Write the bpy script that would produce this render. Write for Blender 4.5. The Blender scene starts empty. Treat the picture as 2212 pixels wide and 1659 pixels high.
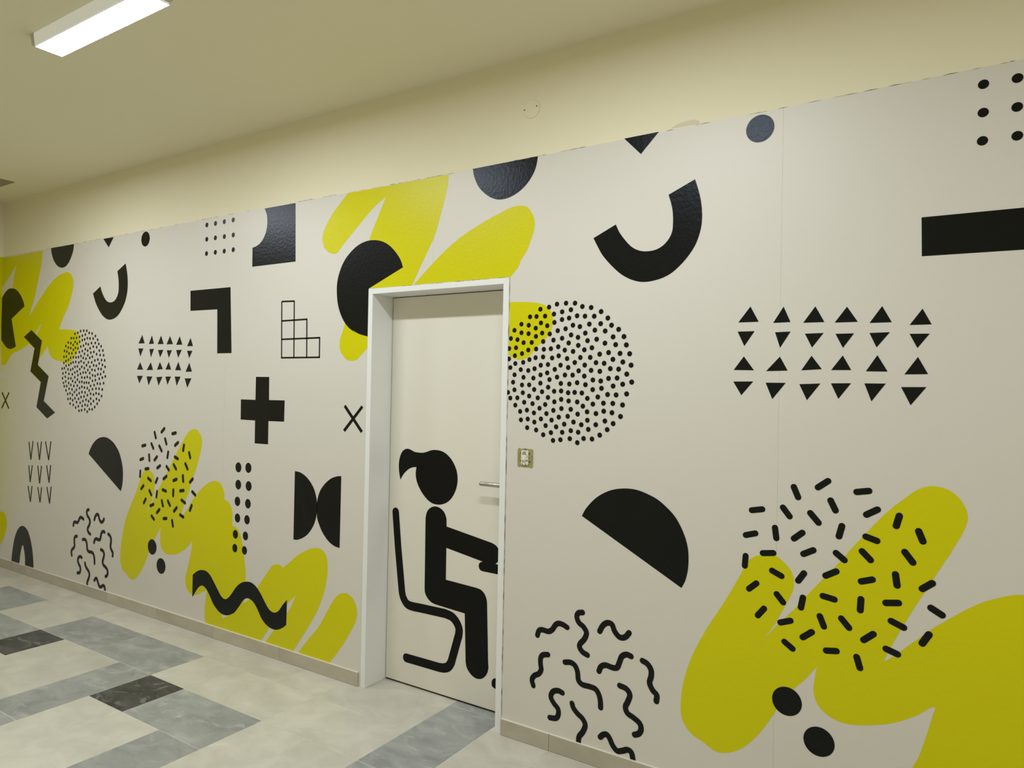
import bpy, bmesh, math, random
from mathutils import Matrix, Vector
from mathutils.geometry import tessellate_polygon

# ------------------------------------------------------------------ camera, world, exposure
# metres; the mural wall is the plane y = 0 and the room lies at y < 0; x runs along the wall, floor z = 0
scn = bpy.context.scene
COL = scn.collection
cam_data = bpy.data.cameras.new('camera')
cam_data.sensor_width = 36.0
cam_data.lens = 36.0 * 1525.5 / 2212.0
cam_data.clip_start = 0.02
cam = bpy.data.objects.new('camera', cam_data)
COL.objects.link(cam)
right = Vector((0.84143276, 0.54001456, 0.01936967))
down = Vector((0.0115095, 0.01792694, -0.99977305))
fwd = Vector((-0.54023924, 0.84146474, 0.00886902))
cam.matrix_world = Matrix(((right.x, -down.x, -fwd.x, 0.0),
                           (right.y, -down.y, -fwd.y, -2.65),
                           (right.z, -down.z, -fwd.z, 1.5317),
                           (0, 0, 0, 1)))
scn.camera = cam
world = bpy.data.worlds.new('world')
scn.world = world
world.use_nodes = True
world.node_tree.nodes['Background'].inputs[0].default_value = (0.8, 0.85, 0.9, 1)
world.node_tree.nodes['Background'].inputs[1].default_value = 0.02
vs = scn.view_settings
vs.view_transform = 'Standard'
vs.look = 'None'
vs.gamma = 1.0
vs.use_curve_mapping = False
vs.exposure = 0.0
LAMP_POWER = 88.0          # radiance of the lit diffusers
LAMP_X = (-4.87, -2.94, -1.00, 1.75)  # last lamp is added out of view to brighten the right of the wall
LAMP_Y, CEIL = -1.19, 3.012
random.seed(7)

# ------------------------------------------------------------------ materials
def new_mat(name):
    m = bpy.data.materials.new(name)
    m.use_nodes = True
    return m, m.node_tree.nodes, m.node_tree.links, m.node_tree.nodes['Principled BSDF']

def plain(name, col, rough=0.5, metal=0.0, spec=0.5):
    m, n, l, b = new_mat(name)
    b.inputs['Base Color'].default_value = (*col, 1)
    b.inputs['Roughness'].default_value = rough
    b.inputs['Metallic'].default_value = metal
    b.inputs['Specular IOR Level'].default_value = spec
    return m

def surface(name, col, rough, var=0.04, vscale=1.5, bump=0.0, bscale=300.0, bdist=0.001, spec=0.5, dirt=None, bump2=0.0):
    """paint or paper: faint large-scale tone variation plus fine relief, in world metres"""
    m, n, l, b = new_mat(name)
    g = n.new('ShaderNodeNewGeometry')
    nz = n.new('ShaderNodeTexNoise'); nz.inputs['Scale'].default_value = vscale; nz.inputs['Detail'].default_value = 5
    l.new(g.outputs['Position'], nz.inputs['Vector'])
    mix = n.new('ShaderNodeMix'); mix.data_type = 'RGBA'
    mix.inputs['A'].default_value = (*[c * (1 - var) for c in col], 1)
    mix.inputs['B'].default_value = (*[min(1, c * (1 + var)) for c in col], 1)
    l.new(nz.outputs['Fac'], mix.inputs['Factor'])
    l.new(mix.outputs['Result'], b.inputs['Base Color'])
    b.inputs['Roughness'].default_value = rough
    b.inputs['Specular IOR Level'].default_value = spec
    if bump > 0:
        nb = n.new('ShaderNodeTexNoise'); nb.inputs['Scale'].default_value = bscale; nb.inputs['Detail'].default_value = 3
        l.new(g.outputs['Position'], nb.inputs['Vector'])
        bp = n.new('ShaderNodeBump'); bp.inputs['Strength'].default_value = bump; bp.inputs['Distance'].default_value = bdist
        l.new(nb.outputs['Fac'], bp.inputs['Height'])
        if bump2 > 0:
            n2 = n.new('ShaderNodeTexNoise'); n2.inputs['Scale'].default_value = bscale * 0.2; n2.inputs['Detail'].default_value = 2
            l.new(g.outputs['Position'], n2.inputs['Vector'])
            b2 = n.new('ShaderNodeBump'); b2.inputs['Strength'].default_value = bump2; b2.inputs['Distance'].default_value = bdist * 3
            l.new(n2.outputs['Fac'], b2.inputs['Height'])
            l.new(bp.outputs['Normal'], b2.inputs['Normal'])
            l.new(b2.outputs['Normal'], b.inputs['Normal'])
        else:
            l.new(bp.outputs['Normal'], b.inputs['Normal'])
    return m

def tile_mat(name, a, bcol, streak, rough, scratch=0.0):
    """stone-look porcelain: each tile has its own cloud pattern and tone"""
    m, n, l, b = new_mat(name)
    g = n.new('ShaderNodeNewGeometry')
    oi = n.new('ShaderNodeObjectInfo')
    off = n.new('ShaderNodeVectorMath'); off.operation = 'SCALE'
    cmb = n.new('ShaderNodeCombineXYZ')
    for k in range(3):
        l.new(oi.outputs['Random'], cmb.inputs[k])
    l.new(cmb.outputs[0], off.inputs[0]); off.inputs['Scale'].default_value = 37.0
    add = n.new('ShaderNodeVectorMath'); add.operation = 'ADD'
    l.new(g.outputs['Position'], add.inputs[0]); l.new(off.outputs[0], add.inputs[1])
    mp = n.new('ShaderNodeMapping'); mp.inputs['Scale'].default_value = streak
    l.new(add.outputs[0], mp.inputs['Vector'])
    nz = n.new('ShaderNodeTexNoise'); nz.inputs['Scale'].default_value = 5.0
    nz.inputs['Detail'].default_value = 9; nz.inputs['Roughness'].default_value = 0.62; nz.inputs['Distortion'].default_value = 0.6
    l.new(mp.outputs[0], nz.inputs['Vector'])
    cr = n.new('ShaderNodeValToRGB')
    cr.color_ramp.elements[0].position = 0.36; cr.color_ramp.elements[0].color = (*a, 1)
    cr.color_ramp.elements[1].position = 0.66; cr.color_ramp.elements[1].color = (*bcol, 1)
    l.new(nz.outputs['Fac'], cr.inputs['Fac'])
    last = cr.outputs['Color']
    if scratch > 0:     # pale veins of the stone print
        n2 = n.new('ShaderNodeTexNoise'); n2.inputs['Scale'].default_value = 7.0; n2.inputs['Detail'].default_value = 6; n2.inputs['Roughness'].default_value = 0.6
        n2.inputs['Distortion'].default_value = 1.6
        l.new(mp.outputs[0], n2.inputs['Vector'])
        c2 = n.new('ShaderNodeValToRGB')
        c2.color_ramp.elements[0].position = 0.56; c2.color_ramp.elements[0].color = (0, 0, 0, 1)
        c2.color_ramp.elements[1].position = 0.78; c2.color_ramp.elements[1].color = (scratch,) * 3 + (1,)
        l.new(n2.outputs['Fac'], c2.inputs['Fac'])
        mx = n.new('ShaderNodeMix'); mx.data_type = 'RGBA'
        mx.inputs['B'].default_value = (0.66, 0.66, 0.61, 1)
        l.new(c2.outputs['Color'], mx.inputs['Factor']); l.new(last, mx.inputs['A'])
        last = mx.outputs['Result']
    hsv = n.new('ShaderNodeHueSaturation')
    mr = n.new('ShaderNodeMapRange'); mr.inputs['To Min'].default_value = 0.93; mr.inputs['To Max'].default_value = 1.06
    l.new(oi.outputs['Random'], mr.inputs['Value']); l.new(mr.outputs[0], hsv.inputs['Value'])
    l.new(last, hsv.inputs['Color'])
    l.new(hsv.outputs[0], b.inputs['Base Color'])
    b.inputs['Roughness'].default_value = rough
    bp = n.new('ShaderNodeBump'); bp.inputs['Strength'].default_value = 0.25; bp.inputs['Distance'].default_value = 0.0015
    l.new(nz.outputs['Fac'], bp.inputs['Height']); l.new(bp.outputs[0], b.inputs['Normal'])
    return m

M = {}
M['paint'] = surface('cream_wall_paint', (0.835, 0.775, 0.565), 0.75, 0.015, 2.0, 0.12, 260, 0.0008)
M['ceiling'] = surface('cream_ceiling_paint', (0.85, 0.80, 0.60), 0.85, 0.01, 2.0, 0.08, 260, 0.0006)
M['paper'] = surface('cream_mural_paper', (0.71, 0.677, 0.605), 0.42, 0.012, 1.2, 0.16, 420, 0.0006, 0.35, bump2=0.10)
M['black'] = surface('black_mural_print', (0.0058, 0.0054, 0.0040), 0.30, 0.03, 3.0, 0.22, 330, 0.0008, 0.22, bump2=0.34)
M['yellow'] = surface('yellow_mural_print', (0.665, 0.625, 0.0015), 0.33, 0.012, 2.0, 0.18, 330, 0.0008, 0.20, bump2=0.26)
M['black'].node_tree.nodes['Principled BSDF'].inputs['Specular Tint'].default_value = (0.76, 0.85, 1.0, 1)   # bluish lamp reflection put into the print's specular colour
M['vinyl'] = surface('black_door_vinyl', (0.0035, 0.0035, 0.003), 0.45, 0.25, 6.0, 0.05, 200, 0.0004, 0.15)
M['leaf'] = surface('cream_door_laminate', (0.79, 0.755, 0.65), 0.48, 0.01, 3.0, 0.06, 500, 0.0004, 0.4)
M['frame'] = surface('white_painted_steel', (0.85, 0.855, 0.83), 0.42, 0.01, 3.0, 0.04, 400, 0.0003, 0.4)
M['dark_gap'] = plain('dark_torn_edge_shadow', (0.10, 0.085, 0.05), 0.9)
M['stain'] = surface('dull_plaster_stain', (0.70, 0.63, 0.47), 0.9, 0.12, 20.0, 0.3, 300, 0.001)
M['tile_light'] = tile_mat('light_stone_tile', (0.54, 0.515, 0.43), (0.65, 0.62, 0.525), (1.0, 1.3, 1.0), 0.45)
M['tile_grey'] = tile_mat('grey_stone_tile', (0.265, 0.276, 0.262), (0.405, 0.416, 0.385), (1.0, 1.6, 1.0), 0.42, 0.55)
M['tile_dark'] = tile_mat('charcoal_stone_tile', (0.020, 0.022, 0.023), (0.078, 0.082, 0.083), (1.0, 1.8, 1.0), 0.42, 0.45)
M['grout'] = surface('pale_grout', (0.68, 0.66, 0.58), 0.9, 0.08, 12.0)
M['skirting'] = tile_mat('taupe_skirting_tile', (0.47, 0.425, 0.33), (0.54, 0.49, 0.385), (1.0, 1.0, 2.0), 0.5)
M['sealant'] = plain('white_sealant', (0.74, 0.71, 0.60), 0.6)
M['steel'] = plain('brushed_steel', (0.46, 0.44, 0.39), 0.30, 1.0)
M['rubber'] = plain('black_rubber', (0.02, 0.018, 0.014), 0.7)
M['lamp_body'] = plain('white_lamp_housing', (0.84, 0.84, 0.80), 0.45)
hb = M['lamp_body'].node_tree.nodes['Principled BSDF']      # faint emission stands in for the diffuser's glow on the housing sides
hb.inputs['Emission Color'].default_value = (0.95, 1.0, 0.95, 1)
hb.inputs['Emission Strength'].default_value = 0.20
M['lamp_cap'] = plain('grey_lamp_end_cap', (0.55, 0.55, 0.50), 0.5)
M['zinc'] = plain('yellowed_zinc_plate', (0.42, 0.39, 0.17), 0.42, 0.55)
M['switch_white'] = plain('white_switch_plastic', (0.78, 0.76, 0.66), 0.4)
M['slot'] = plain('black_slot', (0.006, 0.006, 0.005), 0.8)
M['screw'] = plain('dull_screw', (0.16, 0.14, 0.08), 0.5, 0.6)
M['hatch'] = surface('dull_olive_hatch', (0.30, 0.28, 0.17), 0.8, 0.05, 6.0)
m, n, l, b = new_mat('lit_diffuser')
b.inputs['Base Color'].default_value = (0.8, 0.8, 0.8, 1)
b.inputs['Emission Color'].default_value = (0.93, 0.985, 1.07, 1)
b.inputs['Emission Strength'].default_value = LAMP_POWER
M['diffuser'] = m

# ------------------------------------------------------------------ mesh helpers
def link(name, verts, faces, mat, parent=None, origin=(0, 0, 0), smooth=False):
    ox, oy, oz = origin
    me = bpy.data.meshes.new(name)
    me.from_pydata([(x - ox, y - oy, z - oz) for x, y, z in verts], [], faces)
    me.materials.append(M[mat])
    if smooth:
        for p in me.polygons: p.use_smooth = True
    me.update()
    return put(name, me, parent, origin)

def put(name, me, parent=None, origin=(0, 0, 0)):
    o = bpy.data.objects.new(name, me)
    COL.objects.link(o)
    if parent is not None:
        o.parent = parent
        w = parent
        p = Vector((0, 0, 0))
        while w is not None:
            p += w.location; w = w.parent
        o.location = Vector(origin) - p
    else:
        o.location = origin
    return o

def empty(name, loc, label=None, cat=None, group=None, kind=None):
    o = bpy.data.objects.new(name, None)
    o.empty_display_size = 0.1
    COL.objects.link(o)
    o.location = loc
    return tag(o, label, cat, group, kind)

def tag(o, label=None, cat=None, group=None, kind=None):
    if label: o['label'] = label
    if cat: o['category'] = cat
    if group: o['group'] = group
    if kind: o['kind'] = kind
    return o

def box_geo(x0, x1, y0, y1, z0, z1):
    v = [(x0, y0, z0), (x1, y0, z0), (x1, y1, z0), (x0, y1, z0), (x0, y0, z1), (x1, y0, z1), (x1, y1, z1), (x0, y1, z1)]
    f = [(0, 3, 2, 1), (4, 5, 6, 7), (0, 1, 5, 4), (1, 2, 6, 5), (2, 3, 7, 6), (3, 0, 4, 7)]
    return v, f

def box(name, x0, x1, y0, y1, z0, z1, mat, parent=None, bevel=0.0):
    v, f = box_geo(x0, x1, y0, y1, z0, z1)
    o = link(name, v, f, mat, parent, ((x0 + x1) / 2, (y0 + y1) / 2, z0))
    if bevel: bev(o, bevel)
    return o

def bev(o, w, seg=2):
    md = o.modifiers.new('edge', 'BEVEL'); md.width = w; md.segments = seg; md.limit_method = 'ANGLE'
    return o

def merge(*geos):
    V, F = [], []
    for v, f in geos:
        k = len(V); V += v; F += [tuple(i + k for i in t) for t in f]
    return V, F

def tess(poly):
    tris = tessellate_polygon([[Vector((p[0], p[1], 0)) for p in poly]])
    out = []
    for a, b_, c in tris:
        A, B, Cc = poly[a], poly[b_], poly[c]
        s = (B[0] - A[0]) * (Cc[1] - A[1]) - (B[1] - A[1]) * (Cc[0] - A[0])
        if abs(s) < 1e-12: continue
        out.append((a, b_, c) if s > 0 else (a, c, b_))
    return out

def flat_geo(poly, y):
    return [(p[0], y, p[1]) for p in poly], tess(poly)

def prism_geo(poly, y0, y1):
    n = len(poly)
    s = sum(poly[i][0] * poly[(i + 1) % n][1] - poly[(i + 1) % n][0] * poly[i][1] for i in range(n))
    if s < 0: poly = list(reversed(poly))
    v = [(p[0], y0, p[1]) for p in poly] + [(p[0], y1, p[1]) for p in poly]
    t = tess(poly)
    f = list(t) + [(a + n, c + n, b_ + n) for a, b_, c in t]
    f += [(i + n, (i + 1) % n + n, (i + 1) % n, i) for i in range(n)]
    f = [q if len(q) == 3 else tuple(q) for q in f]
    return v, f

def centre(poly):
    xs = [p[0] for p in poly]; zs = [p[1] for p in poly]
    return (min(xs) + max(xs)) / 2, (min(zs) + max(zs)) / 2

def flat(name, poly, y, mat, parent):
    v, f = flat_geo(poly, y)
    cx, cz = centre(poly)
    return link(name, v, f, mat, parent, (cx, y, cz))

def prism(name, poly, y0, y1, mat, parent=None):
    v, f = prism_geo(poly, y0, y1)
    cx, cz = centre(poly)
    return link(name, v, f, mat, parent, (cx, y0, min(p[1] for p in poly)))

def crom(pts, closed, sub=6):
    n = len(pts)
    out = []
    for i in range(n if closed else n - 1):
        p1, p2 = pts[i], pts[(i + 1) % n]
        p0 = pts[i - 1] if (closed or i > 0) else (2 * p1[0] - p2[0], 2 * p1[1] - p2[1])
        p3 = pts[(i + 2) % n] if (closed or i < n - 2) else (2 * p2[0] - p1[0], 2 * p2[1] - p1[1])
        for k in range(sub):
            t = k / sub
            out.append(tuple(0.5 * (2 * p1[j] + (p2[j] - p0[j]) * t + (2 * p0[j] - 5 * p1[j] + 4 * p2[j] - p3[j]) * t * t
                                    + (3 * p1[j] - p0[j] - 3 * p2[j] + p3[j]) * t ** 3) for j in (0, 1)))
    if not closed: out.append(tuple(pts[-1][:2]))
    return out

def outline(pts):
    """control points of a closed shape; a third entry marks a sharp corner"""
    n = len(pts)
    ci = [i for i in range(n) if len(pts[i]) > 2]
    P = [tuple(p[:2]) for p in pts]
    if not ci: return crom(P, True)
    out = []
    for a, s in enumerate(ci):
        e = ci[(a + 1) % len(ci)]
        run = [P[s]]
        i = s
        while True:
            i = (i + 1) % n
            run.append(P[i])
            if i == e: break
        out += [run[0]] if len(run) == 2 else crom(run, False)[:-1]
    return out

def clip(poly, axis, lim, keep_greater):
    out = []
    n = len(poly)
    ins = lambda p: p[axis] >= lim if keep_greater else p[axis] <= lim
    for i in range(n):
        a, b_ = poly[i], poly[(i + 1) % n]
        if ins(a): out.append(a)
        if ins(a) != ins(b_):
            t = (lim - a[axis]) / (b_[axis] - a[axis])
            out.append((a[0] + t * (b_[0] - a[0]), a[1] + t * (b_[1] - a[1])))
    return out

def disc(cx, cz, r, n=20):
    return [(cx + r * math.cos(2 * math.pi * k / n), cz + r * math.sin(2 * math.pi * k / n)) for k in range(n)]

def stroke_geo(line, w, y, caps=True, n=8):
    """a drawn line of constant width with round ends"""
    h = w / 2
    L, R = [], []
    for i, p in enumerate(line):
        a = line[max(i - 1, 0)]; c = line[min(i + 1, len(line) - 1)]
        d = math.hypot(c[0] - a[0], c[1] - a[1]) or 1
        nx, nz = -(c[1] - a[1]) / d * h, (c[0] - a[0]) / d * h
        L.append((p[0] + nx, y, p[1] + nz)); R.append((p[0] - nx, y, p[1] - nz))
    v = L + R
    m_ = len(line)
    f = [(i + m_, i + 1 + m_, i + 1, i) for i in range(m_ - 1)]
    if caps:
        for i in (0, m_ - 1):
            p = line[i]
            q = line[1] if i == 0 else line[m_ - 2]
            ang = math.atan2(p[1] - q[1], p[0] - q[0])
            k = len(v)
            v = v + [(p[0] + h * math.cos(ang + math.pi * (t / n - 0.5)), y, p[1] + h * math.sin(ang + math.pi * (t / n - 0.5))) for t in range(n + 1)]
            f.append(tuple(range(k, k + n + 1)))
    return v, f

def shear(p, s):
    """the mural repeats every four metres along the wall; s = -1 left copy, +1 right copy"""
    q = (p[0] + s * (3.958 + 0.021 * p[1]), p[1])
    return q + tuple(p[2:])

def cyl_geo(c, axis, r, length, n=24, r2=None):
    """closed cylinder from c along axis ('x','y' or 'z')"""
    r2 = r if r2 is None else r2
    v = []
    for rr, t in ((r, 0.0), (r2, length)):
        for k in range(n):
            a = 2 * math.pi * k / n
            u, w = rr * math.cos(a), rr * math.sin(a)
            v.append({'x': (c[0] + t, c[1] + u, c[2] + w), 'y': (c[0] + w, c[1] + t, c[2] + u), 'z': (c[0] + u, c[1] + w, c[2] + t)}[axis])
    f = [(k, (k + 1) % n, (k + 1) % n + n, k + n) for k in range(n)] + [tuple(reversed(range(n))), tuple(range(n, 2 * n))]
    return v, f

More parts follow.
